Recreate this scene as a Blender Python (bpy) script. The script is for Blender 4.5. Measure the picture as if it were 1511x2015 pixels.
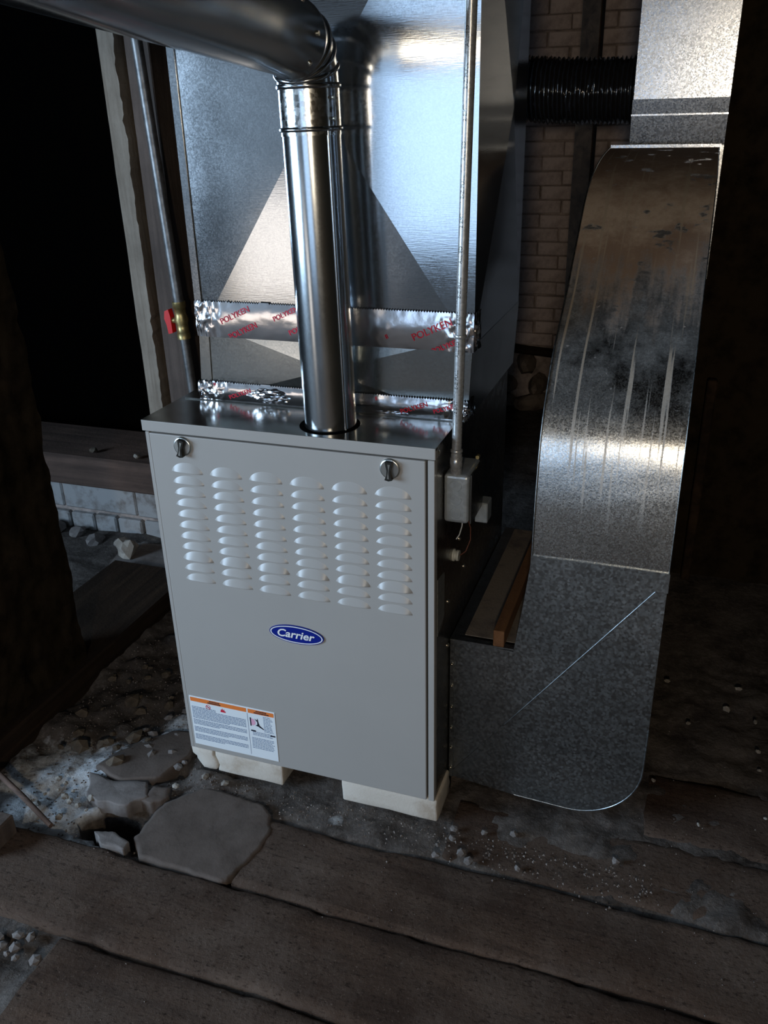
import bpy, bmesh, math, random
from mathutils import Vector, Matrix, noise, Euler

# ------------------------------------------------------------------ clear
for o in list(bpy.data.objects):
    bpy.data.objects.remove(o, do_unlink=True)
SC = bpy.context.scene
COL = SC.collection
PI = math.pi
random.seed(7)

# ------------------------------------------------------------------ camera
cam_d = bpy.data.cameras.new('camera')
cam = bpy.data.objects.new('camera', cam_d)
COL.objects.link(cam)
cam.location = (1.0325, -1.4272, 1.4683)
cam.rotation_euler = (math.radians(65.2247), math.radians(1.3126), math.radians(19.1216))
cam_d.sensor_fit = 'VERTICAL'
cam_d.sensor_height = 24.0
cam_d.sensor_width = 18.0
cam_d.lens = 24.0 * 1698.57 / 2015.0
cam_d.clip_start = 0.02
SC.camera = cam

# ------------------------------------------------------------------ world, lights, exposure
W = bpy.data.worlds.new('World')
SC.world = W
W.use_nodes = True
W.node_tree.nodes['Background'].inputs[0].default_value = (0.55, 0.72, 1.0, 1)
W.node_tree.nodes['Background'].inputs[1].default_value = 0.6

SC.view_settings.view_transform = 'Standard'
SC.view_settings.look = 'None'
SC.view_settings.gamma = 1.0
SC.view_settings.use_curve_mapping = False
SC.view_settings.exposure = 0.47


def area(name, loc, rot, sx, sy, power, color):
    l = bpy.data.lights.new(name, 'AREA')
    l.shape = 'RECTANGLE'
    l.size, l.size_y = sx, sy
    l.energy = power
    l.color = color
    o = bpy.data.objects.new(name, l)
    COL.objects.link(o)
    o.location = loc
    o.rotation_euler = rot
    return o


# daylight through the cellar doorway, behind and left of where the photo was taken
area('daylight_doorway', (0.05, -3.97, 1.42), (PI / 2, 0, 0), 1.4, 1.5, 6.6, (0.48, 0.71, 1.0))
# daylight from a cellar window in the left wall
area('daylight_window', (-2.87, -2.35, 1.45), (PI / 2, 0, -PI / 2), 2.0, 1.3, 135, (0.55, 0.76, 1.0))
# bare bulb behind the photographer
bl = bpy.data.lights.new('bulb_light', 'POINT')
bl.energy = 46
bl.shadow_soft_size = 0.07
bl.color = (1.0, 0.83, 0.62)
blo = bpy.data.objects.new('bulb_light', bl)
COL.objects.link(blo)
blo.location = (1.20, -2.75, 1.56)
# warm area lamp added low in the same wall, for the plenum to mirror
area('warm_reflection_light', (-1.73, -3.97, 0.42), (PI / 2, 0, 0), 0.94, 0.82, 2.3, (1.0, 0.76, 0.48))

# ------------------------------------------------------------------ helpers


class MB:
    """collects shapes into one mesh"""

    def __init__(s):
        s.v, s.f, s.sm = [], [], []

    def add(s, vs, fs, smooth=False):
        n = len(s.v)
        s.v += [tuple(p) for p in vs]
        s.f += [tuple(i + n for i in f) for f in fs]
        s.sm += [smooth] * len(fs)
        return s

    def box(s, x0, x1, y0, y1, z0, z1, bev=0.0, seg=1):
        if bev <= 0:
            vs = [(x, y, z) for x in (x0, x1) for y in (y0, y1) for z in (z0, z1)]
            return s.add(vs, [(0, 1, 3, 2), (4, 6, 7, 5), (0, 4, 5, 1), (2, 3, 7, 6), (0, 2, 6, 4), (1, 5, 7, 3)])
        bm = bmesh.new()
        bmesh.ops.create_cube(bm, size=1)
        for v in bm.verts:
            v.co = Vector(((x0 + x1) / 2 + v.co.x * (x1 - x0), (y0 + y1) / 2 + v.co.y * (y1 - y0), (z0 + z1) / 2 + v.co.z * (z1 - z0)))
        bmesh.ops.bevel(bm, geom=list(bm.edges), offset=bev, segments=seg, affect='EDGES', profile=0.5)
        return s.bm(bm)

    def bm(s, bm, smooth=False):
        bm.verts.index_update()
        vs = [v.co.copy() for v in bm.verts]
        fs = [tuple(v.index for v in f.verts) for f in bm.faces]
        bm.free()
        return s.add(vs, fs, smooth)

    def ring(s, rings, closed=True, caps=True, smooth=True):
        """loft a list of equal-length rings"""
        n = len(rings[0])
        vs = [p for r in rings for p in r]
        fs = []
        m = n if closed else n - 1
        for i in range(len(rings) - 1):
            for j in range(m):
                a, b = i * n + j, i * n + (j + 1) % n
                fs.append((a, b, b + n, a + n))
        s.add(vs, fs, smooth)
        if caps and closed:
            s.add(rings[0], [tuple(reversed(range(n)))])
            s.add(rings[-1], [tuple(range(n))])
        return s

    def tube(s, path, rad, n=20, caps=True):
        path = [Vector(p) for p in path]
        if not isinstance(rad, (list, tuple)):
            rad = [rad] * len(path)
        rings = []
        up = None
        for i, p in enumerate(path):
            t = (path[min(i + 1, len(path) - 1)] - path[max(i - 1, 0)])
            if t.length < 1e-9:
                t = path[-1] - path[0]
            t.normalize()
            if up is None:
                up = Vector((0, 0, 1)) if abs(t.z) < 0.9 else Vector((0, 1, 0))
            a = t.cross(up).normalized()
            b = a.cross(t).normalized()
            up = b
            rings.append([p + (a * math.cos(2 * PI * k / n) + b * math.sin(2 * PI * k / n)) * rad[i] for k in range(n)])
        return s.ring(rings, caps=caps)

    def prism(s, poly, axis, a, b):
        """extrude a 2D polygon along an axis (0,1,2)"""
        def P(u, w, t):
            return {0: (t, u, w), 1: (u, t, w), 2: (u, w, t)}[axis]
        n = len(poly)
        vs = [P(u, w, a) for u, w in poly] + [P(u, w, b) for u, w in poly]
        fs = [tuple(range(n)), tuple(reversed(range(n, 2 * n)))]
        for i in range(n):
            j = (i + 1) % n
            fs.append((i, i + n, j + n, j))
        return s.add(vs, fs)

    def grid(s, nu, nv, fn, smooth=True):
        vs = [fn(i / nu, j / nv) for i in range(nu + 1) for j in range(nv + 1)]
        fs = [(i * (nv + 1) + j, (i + 1) * (nv + 1) + j, (i + 1) * (nv + 1) + j + 1, i * (nv + 1) + j + 1) for i in range(nu) for j in range(nv)]
        return s.add(vs, fs, smooth)

    def mesh(s, name, mat):
        me = bpy.data.meshes.new(name)
        me.from_pydata(s.v, [], s.f)
        me.polygons.foreach_set('use_smooth', s.sm)
        bm = bmesh.new()
        bm.from_mesh(me)
        bmesh.ops.recalc_face_normals(bm, faces=bm.faces)
        bm.to_mesh(me)
        bm.free()
        me.materials.append(mat)
        return me

    def build(s, name, mat, parent=None):
        return link(name, s.mesh(name, mat), parent)


def link(name, me, parent=None, loc=None):
    o = bpy.data.objects.new(name, me)
    COL.objects.link(o)
    if loc is not None:
        o.location = loc
    if parent is not None:
        setpar(o, parent)
    return o


WM = {}


def wmat(o):
    """world matrix computed by hand (no depsgraph needed)"""
    m = Matrix.LocRotScale(o.location, o.rotation_euler, o.scale)
    if o.parent:
        m = wmat(o.parent) @ o.matrix_parent_inverse @ m
    return m


def setpar(o, parent):
    o.parent = parent
    o.matrix_parent_inverse = wmat(parent).inverted()


def tag(o, label, cat, group=None):
    o['label'] = label
    o['category'] = cat
    if group:
        o['group'] = group
    return o


def thing(name, loc, label, cat, group=None):
    o = bpy.data.objects.new(name, None)
    COL.objects.link(o)
    o.empty_display_size = 0.05
    o.location = loc
    return tag(o, label, cat, group)


def struct(o):
    o['kind'] = 'structure'
    return o


def nz(x, y, z=0.0, s=1.0, o=3):
    return noise.fractal(Vector((x * s, y * s, z * s)), 0.8, 2.0, o)


def text_mesh(body, size, shear=0.0, bold=0.0, align='CENTER'):
    c = bpy.data.curves.new('lettering', 'FONT')
    c.body = body
    c.size = size
    c.shear = shear
    c.offset = bold
    c.align_x = align
    c.align_y = 'CENTER'
    c.resolution_u = 3
    t = bpy.data.objects.new('lettering', c)
    COL.objects.link(t)
    dg = bpy.context.evaluated_depsgraph_get()
    me = bpy.data.meshes.new_from_object(t.evaluated_get(dg))
    vs = [v.co.copy() for v in me.vertices]
    fs = [tuple(p.vertices) for p in me.polygons]
    bpy.data.objects.remove(t, do_unlink=True)
    bpy.data.curves.remove(c)
    bpy.data.meshes.remove(me)
    return vs, fs


# ------------------------------------------------------------------ materials
class NT:
    def __init__(s, name):
        m = bpy.data.materials.new(name)
        m.use_nodes = True
        s.m = m
        s.t = m.node_tree
        s.b = s.t.nodes['Principled BSDF']
        s.co = s.t.nodes.new('ShaderNodeTexCoord').outputs['Object']

    def n(s, typ, **kw):
        nd = s.t.nodes.new('ShaderNode' + typ)
        for k, v in kw.items():
            setattr(nd, k, v)
        return nd

    def l(s, a, b):
        s.t.links.new(a, b)

    def set(s, k, v):
        i = s.b.inputs[k]
        if hasattr(v, 'is_linked') or hasattr(v, 'links'):
            s.l(v, i)
        elif isinstance(v, (tuple, list)):
            i.default_value = (*v[:3], 1)
        else:
            i.default_value = v

    def map(s, scale=(1, 1, 1), loc=(0, 0, 0), co=None):
        mp = s.n('Mapping')
        mp.inputs['Scale'].default_value = scale
        mp.inputs['Location'].default_value = loc
        s.l(co or s.co, mp.inputs[0])
        return mp.outputs[0]

    def noise(s, scale, detail=4, rough=0.6, vec=None, dist=0.0):
        nd = s.n('TexNoise')
        nd.inputs['Scale'].default_value = scale
        nd.inputs['Detail'].default_value = detail
        nd.inputs['Roughness'].default_value = rough
        nd.inputs['Distortion'].default_value = dist
        s.l(vec or s.co, nd.inputs['Vector'])
        return nd.outputs['Fac']

    def vor(s, scale, feature='F1', vec=None, out='Distance'):
        nd = s.n('TexVoronoi')
        nd.feature = feature
        nd.inputs['Scale'].default_value = scale
        s.l(vec or s.co, nd.inputs['Vector'])
        return nd.outputs[out]

    def ramp(s, fac, stops):
        nd = s.n('ValToRGB')
        e = nd.color_ramp.elements
        while len(e) < len(stops):
            e.new(0.5)
        for el, (p, c) in zip(e, stops):
            el.position = p
            el.color = (c, c, c, 1) if isinstance(c, (int, float)) else (*c, 1)
        s.l(fac, nd.inputs[0])
        return nd.outputs[0]

    def mix(s, fac, a, b, mode='MIX'):
        nd = s.n('Mix')
        nd.data_type = 'RGBA'
        nd.blend_type = mode
        for i, v in ((0, fac), (6, a), (7, b)):
            if hasattr(v, 'links'):
                s.l(v, nd.inputs[i])
            elif isinstance(v, (tuple, list)):
                nd.inputs[i].default_value = (*v[:3], 1)
            else:
                nd.inputs[i].default_value = v
        return nd.outputs[2]

    def math(s, op, a, b=0.0, clamp=False):
        nd = s.n('Math')
        nd.operation = op
        nd.use_clamp = clamp
        for i, v in ((0, a), (1, b)):
            if hasattr(v, 'links'):
                s.l(v, nd.inputs[i])
            else:
                nd.inputs[i].default_value = v
        return nd.outputs[0]

    def sep(s, co=None):
        nd = s.n('SeparateXYZ')
        s.l(co or s.co, nd.inputs[0])
        return nd.outputs

    def bump(s, h, strength=0.3, dist=0.002):
        nd = s.n('Bump')
        nd.inputs['Strength'].default_value = strength
        nd.inputs['Distance'].default_value = dist
        s.l(h, nd.inputs['Height'])
        s.l(nd.outputs[0], s.b.inputs['Normal'])


def plain(name, col, rough=0.5, metal=0.0, var=0.0, vs=30.0, bump=0.0):
    t = NT(name)
    if var:
        f = t.noise(vs, 5)
        t.set('Base Color', t.mix(t.ramp(f, [(0.3, 0.0), (0.7, 1.0)]), tuple(c * (1 - var) for c in col), tuple(min(1, c * (1 + var)) for c in col)))
        if bump:
            t.bump(f, bump, 0.003)
    else:
        t.set('Base Color', col)
    t.set('Roughness', rough)
    t.set('Metallic', metal)
    return t.m


def galv(name, col=(0.60, 0.63, 0.65), rough=0.2, spangle=60.0, sp_amt=0.12, grain=(40, 40, 40), gb=0.15, gd=0.0006, blot=0.0, gscale=1.0, gdet=5):
    """galvanised sheet: spangle, faint rolled grain"""
    t = NT(name)
    sp = t.vor(spangle, out='Color')
    spf = t.n('SeparateColor')
    t.l(sp, spf.inputs[0])
    big = t.noise(5.0, 4, 0.6)
    c = t.mix(spf.outputs[0], tuple(x * (1 - sp_amt) for x in col), tuple(min(1, x * (1 + sp_amt * 0.6)) for x in col))
    if blot:
        c = t.mix(t.ramp(big, [(0.40, 0.0), (0.62, blot)]), c, tuple(x * 0.55 for x in col))
    t.set('Base Color', c)
    t.set('Metallic', 1.0)
    r = t.math('ADD', t.math('MULTIPLY', spf.outputs[1], sp_amt * 0.7), rough - sp_amt * 0.35)
    r = t.math('ADD', r, t.math('MULTIPLY', t.math('SUBTRACT', big, 0.5), 0.12))
    t.set('Roughness', r)
    g = t.noise(gscale, gdet, 0.65, t.map(grain))
    t.bump(g, gb, gd)
    return t.m


M = {}
M['plenum'] = galv('galvanised_plenum', (0.60, 0.63, 0.66), 0.13, 420, 0.05, (38, 38, 520), 0.5, 0.00009, 0, 1.0, 1)
M['basebox'] = galv('galvanised_base', (0.56, 0.58, 0.57), 0.17, 380, 0.06, (120, 120, 120), 0.12, 0.0004, 0.35)
M['pipe'] = galv('galvanised_pipe', (0.50, 0.53, 0.55), 0.20, 300, 0.03, (10, 10, 10), 0.10, 0.0006)
M['collar'] = galv('galvanised_collar', (0.60, 0.61, 0.60), 0.22, 160, 0.2, (200, 200, 200), 0.15, 0.0005)
M['duct'] = galv('galvanised_return', (0.49, 0.53, 0.55), 0.36, 190, 0.22, (200, 200, 200), 0.25, 0.0006, 0.8)
M['lid'] = galv('galvanised_lid', (0.45, 0.45, 0.43), 0.18, 60, 0.05, (60, 60, 60), 0.05, 0.0004)
M['side'] = galv('galvanised_side', (0.30, 0.29, 0.27), 0.30, 60, 0.15, (60, 60, 60), 0.1, 0.0005, 0.8)
M['emt'] = galv('conduit_steel', (0.50, 0.51, 0.51), 0.30, 200, 0.15, (60, 60, 20), 0.2, 0.0004)
M['box'] = galv('box_steel', (0.52, 0.58, 0.62), 0.40, 120, 0.15, (90, 90, 90), 0.3, 0.0006, 0.5)
M['screw'] = plain('screw_steel', (0.7, 0.66, 0.55), 0.3, 1.0)
M['brass'] = plain('brass', (0.48, 0.38, 0.17), 0.42, 0.8, 0.3, 60)
M['chrome'] = plain('latch_metal', (0.62, 0.63, 0.60), 0.30, 1.0)
M['latch_dark'] = plain('latch_dark', (0.05, 0.05, 0.045), 0.25, 0.6)
M['black'] = plain('opening_shade_black', (0.004, 0.004, 0.004), 0.9)
M['paint'] = plain('beige_enamel', (0.375, 0.362, 0.343), 0.34, 0.0, 0.02, 6)
M['blue'] = plain('badge_blue', (0.006, 0.018, 0.23), 0.25)
M['white'] = plain('white_print', (0.8, 0.82, 0.85), 0.4)
M['sticker'] = plain('sticker_paper', (0.78, 0.84, 0.88), 0.35)
M['orange'] = plain('orange_print', (0.80, 0.22, 0.05), 0.4)
M['ink'] = plain('grey_ink', (0.16, 0.22, 0.34), 0.5)
M['inkblack'] = plain('black_ink', (0.012, 0.015, 0.03), 0.5)
M['inkred'] = plain('red_ink', (0.60, 0.02, 0.05), 0.45)
M['inkpink'] = plain('pink_ink', (0.75, 0.40, 0.55), 0.5)
M['redplastic'] = plain('red_vinyl', (0.75, 0.012, 0.012), 0.35)
M['greyplastic'] = plain('grommet', (0.55, 0.58, 0.55), 0.4)
M['wire_red'] = plain('wire_brown', (0.16, 0.06, 0.04), 0.5)
M['wire_white'] = plain('wire_white', (0.6, 0.62, 0.6), 0.5)
M['plate'] = plain('data_plate', (0.16, 0.17, 0.17), 0.4, 0.0, 0.3, 90)


def foil():
    t = NT('foil_tape')
    t.set('Base Color', (0.78, 0.76, 0.77))
    t.set('Metallic', 1.0)
    t.set('Roughness', 0.17)
    t.bump(t.noise(60, 3, 0.5), 0.15, 0.0012)
    return t.m


M['foil'] = foil()


def brick_white(name, col, stain, lo=0.45):
    t = NT(name)
    f = t.noise(14, 6, 0.65)
    c = t.mix(t.ramp(f, [(lo, 0.0), (lo + 0.25, 1.0)]), col, stain)
    t.set('Base Color', c)
    t.set('Roughness', 0.85)
    t.bump(t.noise(120, 5, 0.7), 0.5, 0.002)
    return t.m


M['whitebrick'] = brick_white('white_brick', (0.62, 0.57, 0.50), (0.42, 0.34, 0.26), 0.52)
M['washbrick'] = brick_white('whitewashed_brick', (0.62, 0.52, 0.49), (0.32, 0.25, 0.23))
M['ledgewhite'] = brick_white('whitewashed_stone', (0.34, 0.34, 0.34), (0.12, 0.09, 0.07), 0.48)
M['footing'] = brick_white('footing_stone', (0.22, 0.18, 0.15), (0.08, 0.06, 0.05))
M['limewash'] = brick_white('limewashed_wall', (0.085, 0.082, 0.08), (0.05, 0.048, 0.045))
M['mortar'] = plain('dark_mortar', (0.34, 0.28, 0.25), 0.95, 0, 0.5, 20)
M['stone'] = brick_white('grey_rubble', (0.20, 0.18, 0.17), (0.10, 0.085, 0.078))
M['slabstone'] = brick_white('dusty_slab', (0.118, 0.092, 0.078), (0.080, 0.061, 0.050), 0.42)
M['stone_brown'] = brick_white('brown_rubble', (0.13, 0.10, 0.07), (0.05, 0.04, 0.032))
M['chip'] = brick_white('pale_chip', (0.36, 0.33, 0.29), (0.14, 0.12, 0.10))
M['shadewall'] = plain('unlit_black_wall', (0.0015, 0.0013, 0.0012), 0.98)  # near-black colour stands in for the unlit space behind the ledge
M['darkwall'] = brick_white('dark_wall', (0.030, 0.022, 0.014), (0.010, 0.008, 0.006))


def wood(name, col, dark, axis=0, rough=0.8, scale=1.0, dust=None, dustamt=0.0):
    t = NT(name)
    sc = [26.0, 26.0, 26.0]
    sc[axis] = 1.6
    v = t.map(tuple(x * scale for x in sc))
    f = t.noise(1.0, 6, 0.65, v, 0.6)
    g = t.noise(4.0, 5, 0.6)
    c = t.mix(t.ramp(f, [(0.35, 0.0), (0.65, 1.0)]), dark, col)
    c = t.mix(t.ramp(g, [(0.35, 0.0), (0.7, 0.7)]), c, tuple(x * 0.55 for x in dark))
    if dust:
        d = t.noise(2.3, 6, 0.7, t.map((1, 1, 1), (3, 7, 1)))
        c = t.mix(t.ramp(d, [(0.42, 0.0), (0.68, dustamt)]), c, dust)
    t.set('Base Color', c)
    t.set('Roughness', rough)
    if dust:
        pit = t.ramp(t.noise(150, 4, 0.7, t.map((0.5, 1, 1))), [(0.30, 0.0), (0.46, 1.0)])
        spk = t.ramp(t.noise(210, 3, 0.6), [(0.62, 0.0), (0.74, 0.6)])
        c = t.mix(pit, tuple(x * 0.45 for x in dark), c)
        c = t.mix(spk, c, tuple(x * 1.3 for x in dust))
        t.set('Base Color', c)
    h = t.math('ADD', t.math('MULTIPLY', f, 0.6), t.math('MULTIPLY', t.noise(70, 6, 0.75), 0.8))
    t.bump(h, 0.75 if dust else 0.55, 0.005)
    return t.m


M['plank'] = wood('floor_plank', (0.112, 0.072, 0.051), (0.054, 0.034, 0.025), 0, 0.9, 0.8, (0.145, 0.110, 0.089), 0.8)
M['darkwood'] = wood('dark_timber', (0.055, 0.035, 0.022), (0.02, 0.013, 0.009), 1, 0.8)
M['sillwood'] = wood('sill_timber', (0.17, 0.105, 0.078), (0.07, 0.042, 0.031), 0, 0.85)
M['postpale'] = wood('whitewashed_post', (0.40, 0.35, 0.29), (0.20, 0.16, 0.12), 2, 0.85)
M['postbrown'] = wood('brown_post', (0.16, 0.12, 0.10), (0.08, 0.06, 0.05), 2, 0.85)
M['stick'] = wood('pine_stick', (0.30, 0.15, 0.065), (0.19, 0.09, 0.04), 1, 0.7)
M['joist'] = wood('joist', (0.05, 0.035, 0.025), (0.02, 0.014, 0.01), 0, 0.85)
M['paperboard'] = brick_white('dusty_board', (0.22, 0.19, 0.16), (0.07, 0.06, 0.07), 0.5)
M['flex'] = plain('black_flex', (0.016, 0.016, 0.018), 0.10, 0.0)
M['flex'].node_tree.nodes['Principled BSDF'].inputs['Specular IOR Level'].default_value = 1.0


def ground_mat():
    t = NT('dirt_ground')
    x, y, z = t.sep()
    a = t.noise(9, 8, 0.7)
    b = t.noise(60, 6, 0.7)
    c = t.mix(t.ramp(a, [(0.35, 0.0), (0.65, 1.0)]), (0.040, 0.033, 0.029), (0.135, 0.117, 0.106))
    c = t.mix(t.ramp(b, [(0.50, 0.0), (0.78, 0.55)]), c, (0.27, 0.235, 0.21))
    # spilled ash / lime by the broken slab

    def blob(cx, cy, r, sx=1.0, sy=1.0):
        dx = t.math('MULTIPLY', t.math('SUBTRACT', x, cx), sx)
        dy = t.math('MULTIPLY', t.math('SUBTRACT', y, cy), sy)
        d = t.math('SQRT', t.math('ADD', t.math('MULTIPLY', dx, dx), t.math('MULTIPLY', dy, dy)))
        d = t.math('DIVIDE', d, r)
        d = t.math('ADD', d, t.math('MULTIPLY', t.math('SUBTRACT', t.noise(16, 7, 0.7), 0.5), 2.2))
        return t.ramp(d, [(0.55, 1.0), (1.0, 0.0)])
    for (bx, by, r, sx, sy) in ((-0.26, -0.19, 0.23, 1.0, 1.0), (-0.10, 0.30, 0.07, 1, 1), (-0.12, 0.12, 0.06, 1, 1), (0.40, -0.045, 0.022, 1, 1)):
        k = t.math('MULTIPLY', blob(bx, by, r, sx, sy), t.ramp(t.noise(34, 6, 0.75), [(0.34, 0.35), (0.54, 1.0)]))
        k = t.math('MULTIPLY', k, t.math('MULTIPLY', t.math('ADD', z, 0.045), 40.0, True))
        c = t.mix(k, c, (0.62, 0.65, 0.68))
    t.set('Base Color', c)
    t.set('Roughness', 0.92)
    t.bump(t.math('ADD', b, t.math('MULTIPLY', a, 1.5)), 0.7, 0.006)
    return t.m


M['ground'] = ground_mat()


def riser_mat():
    """galvanised riser: clean and grainy low down, dust and drip runs where it leans back"""
    t = NT('galvanised_riser_dusty')
    x, y, z = t.sep()
    col = (0.56, 0.57, 0.57)
    sp = t.vor(420, out='Color')
    spf = t.n('SeparateColor')
    t.l(sp, spf.inputs[0])
    metal = t.mix(spf.outputs[0], (0.38, 0.39, 0.39), (0.62, 0.63, 0.63))
    n1 = t.noise(13, 7, 0.7)
    n2 = t.noise(1.0, 4, 0.6, t.map((70, 4, 4)))
    n3 = t.noise(1.0, 2, 0.5, t.map((110, 2.2, 2.2), (9, 2, 4)))
    # thick dust settled on the leaning part
    h = t.math('ADD', z, t.math('MULTIPLY', t.math('SUBTRACT', n1, 0.5), 0.28))
    h2 = t.math('ADD', h, t.math('MULTIPLY', t.math('SUBTRACT', n2, 0.5), 0.20))
    dust = t.ramp(h2, [(0.0, 0.0), (1.0, 1.0)])
    dust = t.math('MULTIPLY', t.math('SUBTRACT', h2, 1.07), 8.0, True)
    tan = t.math('MULTIPLY', t.math('SUBTRACT', 1.0, t.math('MULTIPLY', t.math('ABSOLUTE', t.math('SUBTRACT', h, 1.275)), 16.0)), 0.75, True)
    bare = t.ramp(t.noise(17, 5, 0.6, t.map((1, 1, 2.2), (2, 5, 3))), [(0.60, 0.0), (0.66, 1.0)])
    dust = t.math('MULTIPLY', dust, t.math('SUBTRACT', 1.0, t.math('MULTIPLY', bare, 0.8)))
    dcol = t.mix(n1, (0.19, 0.130, 0.095), (0.32, 0.22, 0.15))
    dcol = t.mix(tan, dcol, (0.50, 0.40, 0.30))
    # pale drip runs
    runs = t.ramp(n3, [(0.60, 0.0), (0.66, 1.0)])
    zr = t.math('MULTIPLY', t.math('SUBTRACT', z, 0.72), 3.0, True)
    runs = t.math('MULTIPLY', runs, t.math('MULTIPLY', zr, 0.85))
    grime = t.ramp(t.noise(8, 6, 0.65, t.map((1, 1, 1), (4, 4, 4))), [(0.4, 0.0), (0.65, 0.55)])
    grime = t.math('MULTIPLY', grime, t.math('MULTIPLY', t.math('SUBTRACT', z, 0.9), 5.0, True))
    specks = t.math('MULTIPLY', t.ramp(t.noise(46, 3, 0.5), [(0.70, 0.0), (0.74, 0.8)]), t.math('MULTIPLY', t.math('SUBTRACT', z, 0.92), 6.0, True))
    cover = t.math('MAXIMUM', t.math('MAXIMUM', dust, runs), t.math('MAXIMUM', grime, specks))
    c = t.mix(grime, metal, (0.12, 0.105, 0.09))
    c = t.mix(specks, c, (0.42, 0.38, 0.36))
    c = t.mix(dust, c, dcol)
    c = t.mix(runs, c, (0.36, 0.29, 0.21))
    t.set('Base Color', c)
    t.set('Metallic', t.math('SUBTRACT', 1.0, cover))
    t.set('Roughness', t.math('ADD', t.math('ADD', 0.20, t.math('MULTIPLY', spf.outputs[1], 0.15)), t.math('MULTIPLY', cover, 0.5)))
    t.bump(t.noise(260, 3, 0.6), 0.25, 0.0008)
    return t.m


M['riser'] = riser_mat()
M['upduct'] = galv('galvanised_upper_duct', (0.35, 0.37, 0.40), 0.27, 300, 0.22, (150, 150, 150), 0.2, 0.0006, 0.3)

for k_ in ('shadewall', 'darkwall', 'joist', 'darkwood', 'black', 'ground', 'plank'):
    M[k_].node_tree.nodes['Principled BSDF'].inputs['Specular IOR Level'].default_value = 0.0 if k_ in ('shadewall', 'darkwall', 'black') else 0.15

for k_, v_ in (('box', 0.45), ('emt', 0.6)):
    M[k_].node_tree.nodes['Principled BSDF'].inputs['Metallic'].default_value = v_

# ------------------------------------------------------------------ room shell
FX0, FX1, FY0, FY1 = -2.9, 2.4, -4.0, 3.12
b = MB()


def gh(x, y):
    """height of the dirt floor"""
    left = min(1.0, max(0.0, (0.30 - x) / 0.25)) * min(1.0, max(0.0, (y + 0.42) / 0.12))
    z = -0.012 + 0.010 * nz(x, y, 0, 7) + 0.004 * nz(x, y, 3, 30)
    z += left * (0.006 + 0.018 * nz(x, y, 5, 9))
    if y < -0.07 and x > -0.3:
        z -= 0.014 * min(1, (-0.07 - y) / 0.05)
    # hole by the slab
    d = math.hypot((x + 0.062) / 0.082, (y + 0.212) / 0.054) + 0.2 * nz(x, y, 8, 22)
    z -= 0.22 * max(0.0, min(1.0, (1.3 - d) / 0.30))
    # gap with rubble, lower left
    d = math.hypot((x + 0.09) / 0.10, (y + 0.56) / 0.035)
    z -= 0.015 * max(0.0, min(1.0, 1.3 - d))
    # the rows under the furnace, duct and bricks stay flat
    if -0.03 < x < 1.1 and 0.0 < y < 0.75:
        z = min(z, -0.004)
    return z


def axis(lo, hi, a0, a1, fine, coarse):
    r = []
    v = lo
    while v < hi:
        r.append(v)
        v += fine if a0 <= v < a1 else coarse
    r.append(hi)
    return r


xs = axis(FX0, FX1, -0.75, 1.4, 0.0125, 0.09)
ys = axis(FY0, FY1, -0.75, 0.9, 0.0125, 0.09)
nx, ny = len(xs), len(ys)
b.add([(x, y, gh(x, y)) for x in xs for y in ys],
      [(i * ny + j, (i + 1) * ny + j, (i + 1) * ny + j + 1, i * ny + j + 1) for i in range(nx - 1) for j in range(ny - 1)], True)
floor = struct(b.build('floor', M['ground']))


def plank(x0, x1, y0, y1, top=0.0, seed=0.0, warp=0.004):
    nxp = max(20, int((x1 - x0) / 0.02))
    prof = [(0.0, -0.03), (0.0, -0.005), (0.03, 0.0), (0.10, 0.001), (0.3, 0.001), (0.5, 0.0005), (0.7, 0.001), (0.90, 0.001), (0.97, 0.0), (1.0, -0.005), (1.0, -0.03)]

    def fn(u, v):
        k = int(round(v * (len(prof) - 1)))
        t, dz = prof[k]
        x = x0 + (x1 - x0) * u
        ya = y0 + 0.010 * nz(x, seed, 0, 3) + 0.004 * nz(x, seed, 2, 24)
        yb = y1 + 0.010 * nz(x, seed + 5, 0, 3) + 0.004 * nz(x, seed + 5, 2, 24)
        y = ya + (yb - ya) * t
        z = top + dz
        if dz > -0.02:
            z += warp * nz(x, y, seed, 3) + 0.0018 * nz(x, y, seed, 28)
            if t < 0.05 or t > 0.95:
                z -= 0.004 * abs(nz(x, seed + t, 1, 18))
        if u in (0.0, 1.0):
            x += 0.008 * nz(seed, y, 0, 12)
        return (x, y, z)
    mb = MB()
    mb.grid(nxp, len(prof) - 1, fn)
    for e in (0.0, 1.0):
        ring = [fn(e, k / (len(prof) - 1)) for k in range(len(prof))]
        mb.add(ring, [tuple(range(len(ring)))])
    return mb.build('plank', M['plank'], floor)


plank(0.262, 2.35, -0.288, -0.098, -0.002, 1.0)
plank(-0.42, 2.35, -0.497, -0.297, 0.001, 12.0)
plank(0.00, 2.35, -0.705, -0.508, -0.003, 23.0)
plank(-0.30, 2.35, -0.92, -0.716, -0.002, 34.0)
plank(-0.30, 2.35, -1.13, -0.93, 0.0, 45.0)
plank(1.075, 2.35, 0.125, 0.33, -0.008, 56.0, 0.006)
plank(0.66, 2.35, -0.075, 0.105, -0.010, 67.0, 0.008)

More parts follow.
